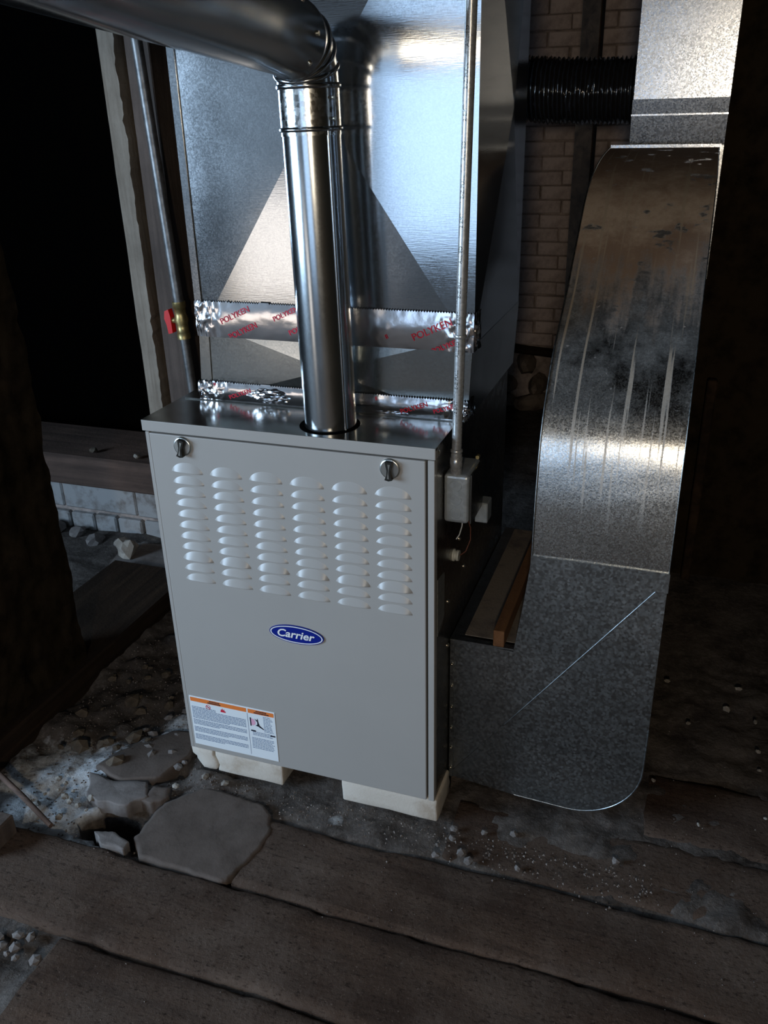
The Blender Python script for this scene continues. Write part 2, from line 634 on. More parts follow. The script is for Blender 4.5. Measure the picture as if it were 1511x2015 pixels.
# walls and ceiling
b = MB()
b.box(FX0 - .1, FX1 + .1, FY1, FY1 + 0.1, -0.1, 2.4)
wall_back = struct(b.build('wall_back', M['mortar']))
b = MB()
b.box(FX1, FX1 + 0.1, FY0, FY1, -0.1, 2.4)
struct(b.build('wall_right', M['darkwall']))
b = MB()
b.box(FX0 - 0.1, FX0, FY0, -3.35, -0.1, 2.4)
b.box(FX0 - 0.1, FX0, -1.35, 0.3, -0.1, 2.4)
b.box(FX0 - 0.1, FX0, -3.35, -1.35, -0.1, 0.80)
b.box(FX0 - 0.1, FX0, -3.35, -1.35, 2.10, 2.4)
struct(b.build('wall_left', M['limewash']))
b = MB()
b.box(FX0 - 0.1, FX0, 0.3, FY1, -0.1, 2.4)
b.box(FX0, -0.35, 1.6, 1.7, -0.1, 2.4)  # wall added to keep the space above the ledge black
struct(b.build('wall_recess', M['shadewall']))
b = MB()   # wall behind the photographer, with a doorway and a low opening added for the warm lamp
for (x0, x1, z0, z1) in ((FX0, -2.22, -.1, 2.4), (-2.22, -1.22, -.1, .01), (-2.22, -1.22, .83, 2.4), (-1.22, -.65, -.1, 2.4), (-.65, .75, -.1, .67), (-.65, .75, 2.17, 2.4), (.75, FX1, -.1, 2.4)):
    b.box(x0, x1, FY0 - 0.1, FY0, z0, z1)
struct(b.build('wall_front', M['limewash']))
b = MB()
b.box(FX0 - .1, FX1 + .1, FY0 - .1, FY1 + .1, 2.4, 2.5)
ceiling = struct(b.build('ceiling', M['joist']))
for i in range(14):
    y = -3.6 + i * 0.48
    b = MB()
    b.box(FX0, FX1, y - 0.025, y + 0.025, 2.2, 2.4)
    b.build('joist', M['joist'], ceiling)

# bricks of the whitewashed back wall that show between the ducts
mb = MB()
mb.box(-0.1, 0.1, -0.012, 0.012, -0.0305, 0.0305, 0.004)
brick_me = mb.mesh('brick', M['washbrick'])
mb = MB()
mb.box(-0.05, 0.05, -0.012, 0.012, -0.0305, 0.0305, 0.004)
half_me = mb.mesh('brick', M['washbrick'])
for r in range(26):
    z = 0.365 + r * 0.0665
    for k in range(7):
        x = -0.35 + k * 0.207 + (0.1035 if r % 2 else 0.0) + random.uniform(-.004, .004)
        o = link('brick', brick_me, None, (x, FY1 - 0.008 + random.uniform(-.004, .004), z + random.uniform(-.002, .002)))
        o.rotation_euler = (random.uniform(-.02, .02), random.uniform(-.008, .008), random.uniform(-.02, .02))
        setpar(o, wall_back)


def rock(mb, c, r, seed, flat=0.6, sub=2, rough=0.35):
    bm = bmesh.new()
    bmesh.ops.create_icosphere(bm, subdivisions=sub, radius=1.0)
    rx, ry, rz = (r if isinstance(r, (tuple, list)) else (r, r * 0.85, r * flat))
    for v in bm.verts:
        d = 1 + rough * noise.noise(v.co * 1.3 + Vector((seed, seed * 2, 0))) + rough * 0.4 * noise.noise(v.co * 3 + Vector((0, seed, seed)))
        v.co = Vector((v.co.x * rx * d, v.co.y * ry * d, v.co.z * rz * d))
    bmesh.ops.rotate(bm, verts=bm.verts, cent=(0, 0, 0), matrix=Matrix.Rotation(seed * 2.3, 3, 'Z'))
    for v in bm.verts:
        v.co += Vector(c)
    return mb.bm(bm, False)


# rough footing stones below the brickwork
fs = [(0.02, 0.22, .14, .10), (0.24, 0.25, .11, .07), (0.44, 0.22, .12, .08), (0.64, .24, .12, .08), (0.12, 0.11, .10, .05), (0.31, 0.13, .11, .05), (0.52, 0.10, .12, .06), (0.05, 0.03, .13, .05), (0.30, 0.03, .14, .05), (0.57, 0.02, .13, .05)]
for i, (x, z, rx, rz) in enumerate(fs):
    mb = MB()
    rock(mb, (x, FY1 - 0.02, z), (rx, 0.05, rz), 3.1 + i * 1.7)
    mb.build('footing_stone', M['footing'], wall_back)

# left partition the photographer looks past, and the sill beam along it
mb = MB()


def lw(u, v):
    y = -0.22 + u * 0.48
    z = -0.05 + v * 2.45
    return (-0.50 + 0.012 * nz(0, y, z, 6) + 0.006 * nz(1, y, z, 25), y, z)


mb.grid(50, 120, lw)
mb.add([lw(1, k / 120) for k in range(121)] + [(-0.62, lw(1, k / 120)[1], lw(1, k / 120)[2]) for k in range(121)], [(k, k + 1, k + 122, k + 121) for k in range(120)])
mb.box(-0.64, -0.53, -0.22, 0.255, -0.05, 2.4)
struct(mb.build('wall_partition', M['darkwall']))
mb = MB()
mb.box(-0.78, -0.467, -0.9, 0.80, -0.03, 0.062, 0.006)
tag(mb.build('sill_beam', M['darkwood']), 'dark timber sill beam lying on the dirt along the partition', 'beam')

# low ledge at the back left: timber on white stone on bricks
lt = thing('masonry_ledge', (-1.1, 1.2, 0), 'low whitewashed masonry ledge with a brown timber on top', 'ledge')
mb = MB()
mb.box(-2.0, -0.30, 1.08, 1.40, 0.187, 0.312, 0.008)
mb.build('timber_cap', M['sillwood'], lt)
for (x0, x1) in ((-1.75, -1.24), (-1.235, -0.90), (-0.895, -0.62), (-0.615, -0.30)):
    mb = MB()
    mb.box(x0, x1, 1.115 + random.uniform(0, .008), 1.40, 0.068, 0.184, 0.006)
    mb.build('stone_block', M['ledgewhite'], lt)
x = -1.75
while x < -0.35:
    w = random.choice((0.105, 0.115, 0.13, 0.205))
    mb = MB()
    mb.box(x, x + w - 0.008, 1.105 + random.uniform(0, .012), 1.38, -0.02, 0.058 + random.uniform(-.004, .002), 0.006)
    mb.build('brick', M['ledgewhite'], lt)
    x += w
mb = MB()
mb.box(-1.75, -0.30, 1.13, 1.38, -0.03, 0.185)
mb.build('mortar_core', M['mortar'], lt)
for i, (x, y, r, m) in enumerate([(-1.06, 1.13, .016, 'stone_brown'), (-0.86, 1.12, .015, 'chip')]):
    mb = MB()
    rock(mb, (x, y, 0.318 + r * 0.4), r, 5.5 + i)
    tag(mb.build('rubble_chip', M[m]), ('small brown stone on the ledge timber', 'small pale stone on the ledge timber')[i], 'stone')
# dirt bank and slab before the ledge
mb = MB()
mb.prism([(-0.80, 0.74), (-0.46, 0.70), (-0.40, 0.95), (-0.62, 1.02), (-0.86, 0.98)], 2, -0.03, 0.03)
tag(mb.build('concrete_slab', M['stone']), 'grey concrete slab in the shade before the masonry ledge', 'slab')
mb = MB()
rock(mb, (-0.80, 0.90, 0.055), (0.05, 0.04, 0.04), 9.2)
tag(mb.build('rubble_stone', M['chip']), 'pale yellowish stone at the end of the partition', 'stone')
for i in range(9):
    mb = MB()
    r = random.uniform(.025, .06)
    rock(mb, (-1.25 + i * 0.11, 1.03 + random.uniform(-.03, .04), 0.0), (r, r * .8, r * .6), 20.0 + i * 1.3)
    tag(mb.build('rubble_stone', M['stone']), 'grey rubble stone lying at the foot of the masonry ledge', 'stone', 'rubble at the foot of the ledge')

# posts behind, left of the plenum
pt = thing('timber_post', (-0.62, 1.05, 0), 'old whitewashed timber post with a brown board beside it', 'post')
mb = MB()


def pale(u, v):
    z = 0.30 + u * 2.0
    k = int(round(v * 4))
    px = [(-0.690, 1.12), (-0.688, 1.0), (-0.632 + 0.006 * nz(0, 0, z, 9) + .004 * nz(0, 3, z, 40), 0.998), (-0.632 + 0.006 * nz(0, 0, z, 9), 1.12), (-0.690, 1.12)][k]
    return (px[0] + 0.002 * nz(0, 7, z, 5), px[1], z)


mb.grid(120, 4, pale, False)
mb.build('pale_board', M['postpale'], pt)
mb = MB()
mb.box(-0.613, -0.53, 1.02, 1.12, 0.30, 2.3, 0.003)
mb.build('brown_board', M['postbrown'], pt)
mb = MB()
mb.box(-0.51, -0.46, 1.22, 1.28, 0.30, 2.3, 0.003)
tag(mb.build('timber_stud', M['stick']), 'dark orange-brown timber stud behind the gas pipe', 'stud')

# gas pipe with a ball valve
M['gaspipe'] = plain('black_iron', (0.20, 0.20, 0.20), 0.45, 0.7, 0.4, 40)
gp = thing('gas_pipe', (-0.46, 0.955, 0), 'grey steel gas pipe with a brass valve and red handle', 'pipe')
pA, pB = Vector((-0.463, 0.955, 0.32)), Vector((-0.550, 0.955, 2.2))


def gpt(z):
    return pA.lerp(pB, (z - pA.z) / (pB.z - pA.z))


# fitted so that the pipe clears the board face
mb = MB()
mb.tube([gpt(0.30), gpt(0.85)], 0.0150, 16)
mb.tube([gpt(0.92), gpt(2.2)], 0.0165, 16)
mb.build('pipe_run', M['gaspipe'], gp)
mb = MB()
za, zb_ = 0.828, 0.945
mb.tube([gpt(za), gpt(za + .018), gpt(za + .019), gpt(za + .045), gpt(za + .060), gpt(za + .075), gpt(zb_ - .019), gpt(zb_ - .018), gpt(zb_)],
        [.0215, .0215, .019, .019, .0235, .019, .019, .0215, .0215], 8)
c = gpt(0.886)
mb.tube([c, c + Vector((-0.034, -0.005, 0))], 0.010, 12)
valve = mb.build('valve_body', M['brass'], gp)
mb = MB()
c = gpt(0.886) + Vector((-0.036, -0.006, 0))
mb.prism([(c.x - .012, c.z + .030), (c.x + .002, c.z + .036), (c.x + .007, c.z + .012), (c.x + .009, c.z - .038), (c.x - .006, c.z - .042), (c.x - .010, c.z - .012), (c.x - .016, c.z + .006)], 1, c.y - 0.012, c.y + 0.012)
h = mb.build('valve_handle', M['redplastic'], gp)
h['label'] = 'red vinyl-dipped valve handle'

# ------------------------------------------------------------------ furnace
ZB, ZT = 0.065, 0.910
FW = 0.622
F = thing('furnace', (FW / 2, 0.33, ZB), 'beige upright gas furnace with louvered front door on white bricks', 'furnace')
mb = MB()
mb.box(0.0, FW, 0.018, 0.66, ZB, 0.905, 0.002)
mb.build('cabinet', M['side'], F)
mb = MB()
mb.box(0.0, 0.0095, 0.002, 0.020, ZB, 0.884, 0.001)
mb.build('front_flange', M['paint'], F)
mb = MB()
mb.box(0.6085, FW, 0.002, 0.020, ZB, 0.884, 0.001)
mb.build('front_flange', M['paint'], F)
mb = MB()
mb.box(0.0105, 0.6045, 0.0, 0.017, ZB + 0.002, 0.8825, 0.002, 2)
door = mb.build('door', M['paint'], F)
mb = MB()
mb.box(-0.002, FW + 0.003, -0.004, 0.012, 0.8875, 0.9105, 0.0015, 2)
mb.build('lid_front', M['paint'], F)
mb = MB()
mb.box(-0.002, FW + 0.003, -0.003, 0.66, 0.9055, 0.9110)
mb.build('lid_top', M['lid'], F)
for xx in (-0.002, FW + 0.001):
    mb = MB()
    mb.box(xx, xx + .002, 0.012, 0.66, 0.8875, 0.9055)
    mb.build('lid_side', M['side'], F)
mb = MB()

# black disc on the lid, painted in for the dark inside the flue opening
mb = MB()
mb.tube([(0.386, 0.071, 0.9112), (0.386, 0.071, 0.9118)], 0.0605, 40)
mb.build('flue_opening_shade', M['black'], F)


def louver_mesh(w, h, d, name):
    mb = MB()
    n = 16
    top, mid, lip, lip2, lip3 = [], [], [], [], []
    for i in range(n + 1):
        u = -1 + 2 * i / n
        k = max(0.0, 1 - abs(u) ** 2.2) ** 0.72
        e = (1 - abs(u) ** 4.0)
        top.append((u * w / 2, 0.0, h * k))
        mid.append((u * w / 2, -d * 0.60 * e * min(1, k * 3) ** 0.5, h * k * 0.42))
        lip.append((u * w / 2, -d * e, 0.0))
        lip2.append((u * w / 2, -d * e - 0.0007 * e, -0.0012))
        lip3.append((u * w / 2, -d * e * 0.6, -0.0022))
    q = MB()
    vs = top + mid + lip + lip2 + lip3
    m = n + 1
    fs = []
    for r in range(4):
        for i in range(n):
            fs.append((r * m + i, r * m + i + 1, (r + 1) * m + i + 1, (r + 1) * m + i))
    q.add(vs, fs, True)
    # dark slot below the lip
    return q.mesh(name, M['paint'])


lv = louver_mesh(0.0745, 0.0170, 0.0060, 'louver')
lv9 = louver_mesh(0.0755, 0.0195, 0.0085, 'louver')
mbs = MB()
mbs.box(-0.034, 0.034, -0.0004, 0.0002, -0.0026, -0.0004)
slot_me = mbs.mesh('louver_slot', M['latch_dark'])
for r in range(11):
    for cidx in range(6):
        x = 0.0905 + cidx * 0.0898
        z = 0.8045 - r * 0.02565
        me = lv9 if r == 8 else lv
        o = link('louver', me, None, (x, 0.0002, z))
        if r == 0:
            o.scale = (1, 1, 1.2)
        setpar(o, door)

# door latches
for i, (x, rot) in enumerate(((0.0885, 0.22), (0.5355, 0.06))):
    z = 0.861
    k = MB()
    k.tube([(x, 0.001, z), (x, -0.003, z), (x, -0.0045, z), (x, -0.005, z)], [0.0205, 0.0205, 0.0194, 0.0176], 36)
    kn = k.build('latch', M['chrome'], F)
    g = MB()
    pts = []
    for (u, v) in [(-.0075, .017), (.0065, .017), (.0055, .006), (.0035, -.002), (.0050, -.010), (.0085, -.0185), (.002, -.021), (-.0065, -.0195), (-.0030, -.010), (-.0030, 0), (-.0055, .009)]:
        pts.append((x + u * math.cos(rot) + v * math.sin(rot), z - u * math.sin(rot) + v * math.cos(rot)))
    g.prism(pts, 1, -0.014, -0.004)
    gr = g.build('latch_grip', M['latch_dark'], kn)
    g = MB()
    pts = []
    for (u, v) in [(-.0012, .013), (.0034, .013), (.0018, .003), (.0012, -.004), (.0030, -.016), (-.0012, -.016), (.0000, -.004), (.0006, .003)]:
        pts.append((x + u * math.cos(rot) + v * math.sin(rot), z - u * math.sin(rot) + v * math.cos(rot)))
    g.prism(pts, 1, -0.0148, -0.0135)
    g.build('latch_ridge', M['chrome'], kn)

# brand badge: blue oval, white line, slanted lettering
bx, bz, ba, bb = 0.3135, 0.4505, 0.0640, 0.0225


def oval(a, c, y0, y1, n=56):
    m_ = MB()
    m_.prism([(bx + a * math.cos(2 * PI * k / n), bz + c * math.sin(2 * PI * k / n)) for k in range(n)], 1, y0, y1)
    return m_


badge = oval(ba, bb, -0.003, 0.001).build('badge', M['blue'], F)
badge['label'] = 'blue oval maker badge with white slanted lettering'
m_ = MB()
n = 64
rg = []
for k in range(n):
    a = 2 * PI * k / n
    rg.append([(bx + s_ * math.cos(a) * 1.0, y_, bz + t_ * math.sin(a)) for (s_, t_, y_) in ((ba * .945, bb * .87, -.0031), (ba * .965, bb * .915, -.0034), (ba * .925, bb * .815, -.0034))])
vs = [p for r in rg for p in r]
m_.add(vs, [(k * 3 + 1, ((k + 1) % n) * 3 + 1, ((k + 1) % n) * 3 + 2, k * 3 + 2) for k in range(n)])
m_.build('badge_line', M['white'], badge)
tv, tf = text_mesh('Carrier', 0.0265, 0.25, 0.00055)
xa, xb = min(v.x for v in tv), max(v.x for v in tv)
sx = 0.088 / (xb - xa)
m_ = MB()
m_.add([(bx - 0.0005 + (v.x - (xa + xb) / 2) * sx, -0.0036, bz - 0.0005 + v.y) for v in tv], tf)
m_.build('badge_lettering', M['white'], badge)

# warning sticker
sx0, sx1, sz0, sz1 = 0.0165, 0.2415, 0.0815, 0.2245
m_ = MB()
m_.box(sx0, sx1, -0.0012, 0.0004, sz0, sz1, 0.0005)
st = m_.build('warning_sticker', M['sticker'], F)
st['label'] = 'white warning sticker with orange bands and fine print'
Y1, Y2 = -0.0015, -0.0018


def flat(name, mat, polys, y=Y1):
    q = MB()
    for p in polys:
        q.add([(u, y, w) for u, w in p], [tuple(range(len(p)))])
    return q.build(name, M[mat], st)


def rect(x0, x1, z0, z1):
    return [(x0, z0), (x1, z0), (x1, z1), (x0, z1)]


zs = 0.170
flat('orange_band', 'orange', [rect(sx0 + .003, zs - .002, sz1 - .0145, sz1 - .003), rect(zs + .002, sx1 - .003, sz1 - .0145, sz1 - .003)])
lines = []
rng = random.Random(3)
paras = [(0.021, zs - .006, 0.1935, 9), (0.021, zs - .006, 0.1555, 4), (0.021, zs - .006, 0.1335, 4), (0.021, zs - .006, 0.1110, 4)]
for (xa_, xb_, zt, nl) in paras:
    for k in range(nl):
        zz = zt - k * 0.0040
        xe = xb_ if k < nl - 1 else xa_ + (xb_ - xa_) * rng.uniform(.4, .7)
        x = xa_
        if zz > 0.187:
            xe = min(xe, 0.085)
        while x < xe:
            w = rng.uniform(.003, .010)
            lines.append(rect(x, min(x + w, xe), zz, zz + .0020))
            x += w + .0012
for (xa_, xb_, zt, nl) in [(0.2105, 0.236, 0.2045, 11), (0.180, 0.236, 0.1560, 3), (0.176, 0.236, 0.1380, 8)]:
    for k in range(nl):
        zz = zt - k * 0.0042
        x = xa_
        xe = xb_ - rng.uniform(0, .008)
        while x < xe:
            w = rng.uniform(.003, .008)
            lines.append(rect(x, min(x + w, xe), zz, zz + .0019))
            x += w + .0012
flat('fine_print', 'ink', lines)
flat('divider_line', 'ink', [rect(zs - .0005, zs + .0004, sz0 + .006, sz1 - .016)])
hd = []
for (xc, wd) in ((0.083, .034), (0.206, .036)):
    x = xc - wd * .36
    while x < xc + wd * .36:
        hd.append(rect(x, x + .0030, sz1 - .0080, sz1 - .0048))
        x += .0040
    x = xc - wd / 2
    while x < xc + wd / 2:
        hd.append(rect(x, x + .0024, sz1 - .0128, sz1 - .0094))
        x += .0032
for hh in (hd[:len(hd) // 2], hd[len(hd) // 2:]):
    flat('header_print', 'inkblack', hh, Y2)['kind'] = 'stuff'
# prohibition ring, flames, hand pictograms
rc = (0.066, 0.2005)
ring = []
for k in range(28):
    a0, a1 = 2 * PI * k / 28, 2 * PI * (k + 1) / 28
    ring.append([(rc[0] + r_ * math.cos(a), rc[1] + r_ * math.sin(a)) for (r_, a) in ((.0064, a0), (.0064, a1), (.0051, a1), (.0051, a0))])
ring.append([(rc[0] - .0045, rc[1] + .0032), (rc[0] - .0034, rc[1] + .0043), (rc[0] + .0045, rc[1] - .0032), (rc[0] + .0034, rc[1] - .0043)])
ring.append(rect(rc[0] - .0030, rc[0] + .0030, rc[1] - .0010, rc[1] + .0012))
flat('ban_pictogram', 'inkred', ring)
flat('flame_pictogram', 'inkred', [[(0.0985, .1945), (0.1125, .1945), (0.1115, .2000), (0.1100, .1975), (0.1085, .2045), (0.1062, .2000), (0.1040, .2060), (0.1020, .2005), (0.1005, .2030)]])
flat('hand_pictogram', 'inkblack', [rect(0.1755, .1785, .1735, .1975), [(0.187, .1960), (0.1935, .1925), (0.1955, .1985), (0.1972, .1860), (0.2000, .1780), (0.2105, .1695), (0.2090, .1680), (0.1965, .1745), (0.1890, .1765), (0.1940, .1800), (0.1940, .1880)]], Y2)
flat('pink_pictogram', 'inkpink', [[(0.1788, .1950), (0.1850, .1940), (0.1895, .1870), (0.1890, .1800), (0.1840, .1755), (0.1788, .1760)]])
flat('black_band', 'inkblack', [rect(0.176, .188, .1580, .1620)], Y2)
flat('black_band', 'inkblack', [rect(0.226, .238, .1530, .1570)], Y2)

# data plate, screws and grommet on the cabinet side
mb = MB()
mb.prism([(0.022, 0.490), (0.072, 0.512), (0.072, 0.615), (0.022, 0.622)], 0, FW, FW + 0.0012)
mb.build('data_plate', M['plate'], F)
for i, (y, z) in enumerate([(0.19, 0.635), (0.235, 0.545), (0.10, 0.530), (0.10, 0.420), (0.33, 0.72), (0.02, 0.895)]):
    mb = MB()
    mb.tube([(FW - .001, y, z), (FW + .003, y, z), (FW + .005, y, z)], [.0050, .0045, .0020], 10)
    mb.build('screw', M['screw'], F)
mb = MB()
mb.tube([(FW - .002, 0.145, 0.618), (FW + .004, 0.145, 0.618), (FW + .005, .145, .618), (FW + .007, .145, .618), (FW + .008, .145, .618), (FW + .013, .145, .618)], [.0135, .0135, .010, .010, .0125, .0115], 20)
gro = mb.build('wire_grommet', M['greyplastic'], F)

# bricks that carry it
bricks = [(-0.012, 0.060, 0.0), (0.064, 0.243, 0.9), (0.396, 0.628, 2.0)]


def rough_brick(x0, x1, y0, y1, z0, z1, seed, cut=None):
    bm = bmesh.new()
    bmesh.ops.create_cube(bm, size=1)
    for v in bm.verts:
        v.co = Vector(((x0 + x1) / 2 + v.co.x * (x1 - x0), (y0 + y1) / 2 + v.co.y * (y1 - y0), (z0 + z1) / 2 + v.co.z * (z1 - z0)))
    bmesh.ops.bevel(bm, geom=list(bm.edges), offset=0.005, segments=2, affect='EDGES', profile=0.5)
    bmesh.ops.subdivide_edges(bm, edges=list(bm.edges), cuts=3, use_grid_fill=True)
    for v in bm.verts:
        v.co += Vector((0.0022 * nz(v.co.y + seed, v.co.z, 0, 40), 0.0022 * nz(v.co.x, v.co.z + seed, 0, 40), 0.0010 * nz(v.co.x, v.co.y, seed, 40)))
        if cut:
            cut(v.co)
    return MB().bm(bm, True)


def cutL(co):      # broken rounded end
    if co.x < 0.02 and co.y < 0.06:
        co.y += max(0, 0.02 - co.x) * (0.9 if co.z < .03 else 0.3)
    co.x += 0.006 * math.sin(co.z * 90) if co.x > 0.03 else 0


def cutM(co):
    if co.x < 0.15:
        co.x += 0.005 * math.sin(co.z * 90)


labs = ['short broken white brick piece under the furnace by the cracked joint', 'longer white brick piece under the warning sticker corner of the furnace', 'whole white brick under the furnace beside the return duct']
for (x0, x1, sd), lab, cut in zip(bricks, labs, (cutL, cutM, None)):
    tag(rough_brick(x0, x1, 0.008, 0.115, 0.0, ZB - 0.0005, sd, cut).build('support_brick', M['whitebrick']), lab, 'brick')
for x0 in (0.02, 0.38):
    tag(rough_brick(x0, x0 + 0.2, 0.52, 0.63, 0.0, ZB - 0.0005, x0).build('support_brick', M['whitebrick']), 'white brick under the back of the furnace', 'brick', 'bricks under the back of the furnace')

# ------------------------------------------------------------------ flue pipe
V = thing('flue_pipe', (0.388, 0.071, ZT), 'round galvanised flue pipe rising from the furnace lid and turning forward', 'flue pipe')
A0 = Vector((0.3885, 0.071, 0.912))
A1 = Vector((0.3800, 0.071, 1.445))
dirv = (A1 - A0).normalized()
R1 = 0.0512
mb = MB()
mb.tube([A0, A0.lerp(A1, .5), A1], R1, 56, False)
mb.build('riser_pipe', M['pipe'], V)
mb = MB()   # seam along the riser
mb.tube([A0 + Vector((0.043, -0.029, 0)), A1 + Vector((0.043, -0.029, 0))], 0.0022, 8)
mb.build('lock_seam', M['pipe'], V)


def bead(mb, c, d, r, w=0.004, h=0.0035):
    d = d.normalized()
    mb.tube([c - d * w, c - d * w * .6, c, c + d * w * .6, c + d * w], [r, r + h * .75, r + h, r + h * .75, r], 56, False)


mb = MB()
C0 = A1 + dirv * 0.002
C1 = A1 + dirv * 0.068
mb.tube([A1 - dirv * .008, C1], R1 + 0.0012, 56, False)
col = mb.build('crimp_collar', M['collar'], V)
mb = MB()
bead(mb, A1 + dirv * .002, dirv, R1 + .001)
mb.build('collar_bead', M['pipe'], col)
for s_ in (0.018, 0.050):
    for a in (0.1,):
        mb = MB()
        p = A1 + dirv * s_ + Vector((math.cos(a) * (R1 + .001), -math.sin(a + .35) * (R1 + .001), 0))
        mb.tube([p, p + Vector((.003, -.001, 0))], .0028, 8)
        mb.build('collar_screw', M['screw'], col)
# elbow in four gores, turning toward the room
D2 = Vector((0.051, -0.997, 0.062)).normalized()
axis_r = dirv.cross(D2).normalized()
ang = math.acos(max(-1, min(1, dirv.dot(D2))))
RB = 0.068
ctr = C1 + (D2 - dirv * D2.dot(dirv)).normalized() * RB
ends = []
for k in range(5):
    m = Matrix.Rotation(ang * k / 4, 3, axis_r)
    ends.append((ctr + m @ (C1 - ctr), m @ dirv))


def ringat(c, t, r, n=56):
    a = t.cross(axis_r).normalized()
    b_ = axis_r
    return [c + (a * math.cos(2 * PI * i / n) + b_ * math.sin(2 * PI * i / n)) * r for i in range(n)]


for k in range(4):
    mb = MB()
    (c0, t0), (c1, t1) = ends[k], ends[k + 1]
    ra = R1 + 0.0012 + 0.0012 * k
    mb.ring([ringat(c0, t0, ra), ringat(c1, t1, ra + 0.0008)], caps=False)
    g = mb.build('elbow_gore', M['pipe'], V)
    mb = MB()
    mb.ring([ringat(c0 + t0 * w, t0, ra + h) for w, h in ((-.0045, 0), (-.003, .0028), (0, .0036), (.003, .0028), (.0045, 0))], caps=False)
    mb.build('gore_bead', M['pipe'], g)
E0 = ends[4][0]
D2 = ends[4][1]
RH = 0.0575
mb = MB()
mb.ring([ringat(E0 - D2 * .004, D2, RH + .0005), ringat(E0 + D2 * .0015, D2, RH + .0030), ringat(E0 + D2 * .007, D2, RH + .0030), ringat(E0 + D2 * .011, D2, RH)] + [ringat(E0 + D2 * (.011 + 2.1 * k / 12), D2, RH) for k in range(1, 13)], caps=False)
hp = mb.build('forward_pipe', M['pipe'], V)
for a in (0.0, 0.9, -0.75):
    mb = MB()
    p = E0 + D2 * .035 + Vector((math.cos(a), 0, math.sin(a))) * RH
    q = Vector((math.cos(a), 0, math.sin(a)))
    mb.tube([p, p + q * .004], .004, 8)
    mb.build('pipe_screw', M['screw'], hp)

# ------------------------------------------------------------------ supply plenum
PX0, PX1, PY0, PY1 = 0.058, 0.650, 0.165, 0.615
S = thing('supply_plenum', (0.35, 0.39, ZT), 'tall galvanised sheet metal plenum on the furnace with creased panels', 'plenum')


def crossbreak(mb, c00, c10, c11, c01, cen):
    mb.add([c00, c10, c11, c01, cen], [(0, 1, 4), (1, 2, 4), (2, 3, 4), (3, 0, 4)])


ZP0, ZP1 = 1.052, 1.93
CB = 0.011
mb = MB()
crossbreak(mb, (PX0, PY0, ZP0), (PX1, PY0, ZP0), (PX1, PY0, ZP1), (PX0, PY0, ZP1), (0.357, PY0 - CB, 1.490))
mb.build('front_panel', M['plenum'], S)
mb = MB()
crossbreak(mb, (PX1, PY0, ZP0), (PX1, PY1, ZP0), (PX1, PY1, ZP1), (PX1, PY0, ZP1), (PX1 + 0.012, 0.42, 1.475))
mb.build('side_panel', M['plenum'], S)
mb = MB()
mb.add([(PX0, PY0, ZP0), (PX0, PY1, ZP0), (PX0, PY1, ZP1), (PX0, PY0, ZP1), (PX1, PY1, ZP0), (PX1, PY1, ZP1)], [(0, 1, 2, 3), (1, 4, 5, 2)])
mb.build('rear_panels', M['plenum'], S)
mb = MB()
mb.box(PX0 - .012, PX1 + .012, PY0 - .012, PY1 + .012, ZP1, 2.2)
mb.build('trunk_connection', M['plenum'], S)
mb = MB()
mb.box(PX1 - .014, PX1 + .0035, PY0 - .0035, PY0 - .0010, ZP0 + .06, ZP1)
mb.build('corner_seam', M['plenum'], S)
mb = MB()
mb.box(PX0 - .0035, PX0 + .012, PY0 - .0035, PY0 - .0010, ZP0 + .06, ZP1)
mb.build('corner_seam', M['plenum'], S)
mb = MB()
mb.box(0.010, 0.640, 0.150, 0.162, 0.9112, 0.9135)
mb.build('mounting_flange', M['lid'], S)
# base box between lid and plenum
BX0, BX1, BY0 = 0.046, 0.643, 0.166
mb = MB()
crossbreak(mb, (BX0 + .026, BY0 - .002, ZT + .002), (BX1 - .018, BY0 - .002, ZT + .002), (BX1 - .012, BY0 - .002, 1.075), (BX0 + .032, BY0 - .002, 1.075), (0.347, BY0 - .010, 0.995))
mb.build('base_front', M['basebox'], S)
mb = MB()
mb.prism([(BX0, ZT + .0015), (BX1, ZT + .0015), (PX1 + .001, 1.06), (PX0 + .001, 1.06)], 1, BY0, PY1)
mb.build('base_box', M['basebox'], S)
mb = MB()
mb.prism([(BX0, ZT + .002), (BX0 + .027, ZT + .002), (BX0 + .034, 1.07), (BX0 + .012, 1.07)], 1, BY0 - .0045, BY0 - .001)
mb.build('corner_strip', M['basebox'], S)
mb = MB()
mb.prism([(BX1 - .018, ZT + .002), (BX1, ZT + .002), (BX1 + .008, 1.07), (BX1 - .010, 1.07)], 1, BY0 - .0045, BY0 - .001)
mb.build('corner_strip', M['basebox'], S)


# foil tape with wrinkles; print follows the same wrinkles
def tape_y(x, z, base, seed):
    w = 0.0014 * nz(x * .6, z * 1.2, seed, 11, 2) + 0.0004 * abs(nz(x, z * 2.0, seed + 3, 30, 2))
    e = max(0.0, 1 - min(abs(x - PX0 - .01), abs(x - PX1 + .02)) / 0.055)
    w += e * 0.004 * nz(x, z, seed + 9, 55, 2)
    zc, hh = (1.087, .037) if z > 1.0 else (.9325, .02)
    bulge = 0.0035 * max(0.0, 1 - ((z - zc) / hh) ** 2)
    return base - 0.0030 - w - bulge


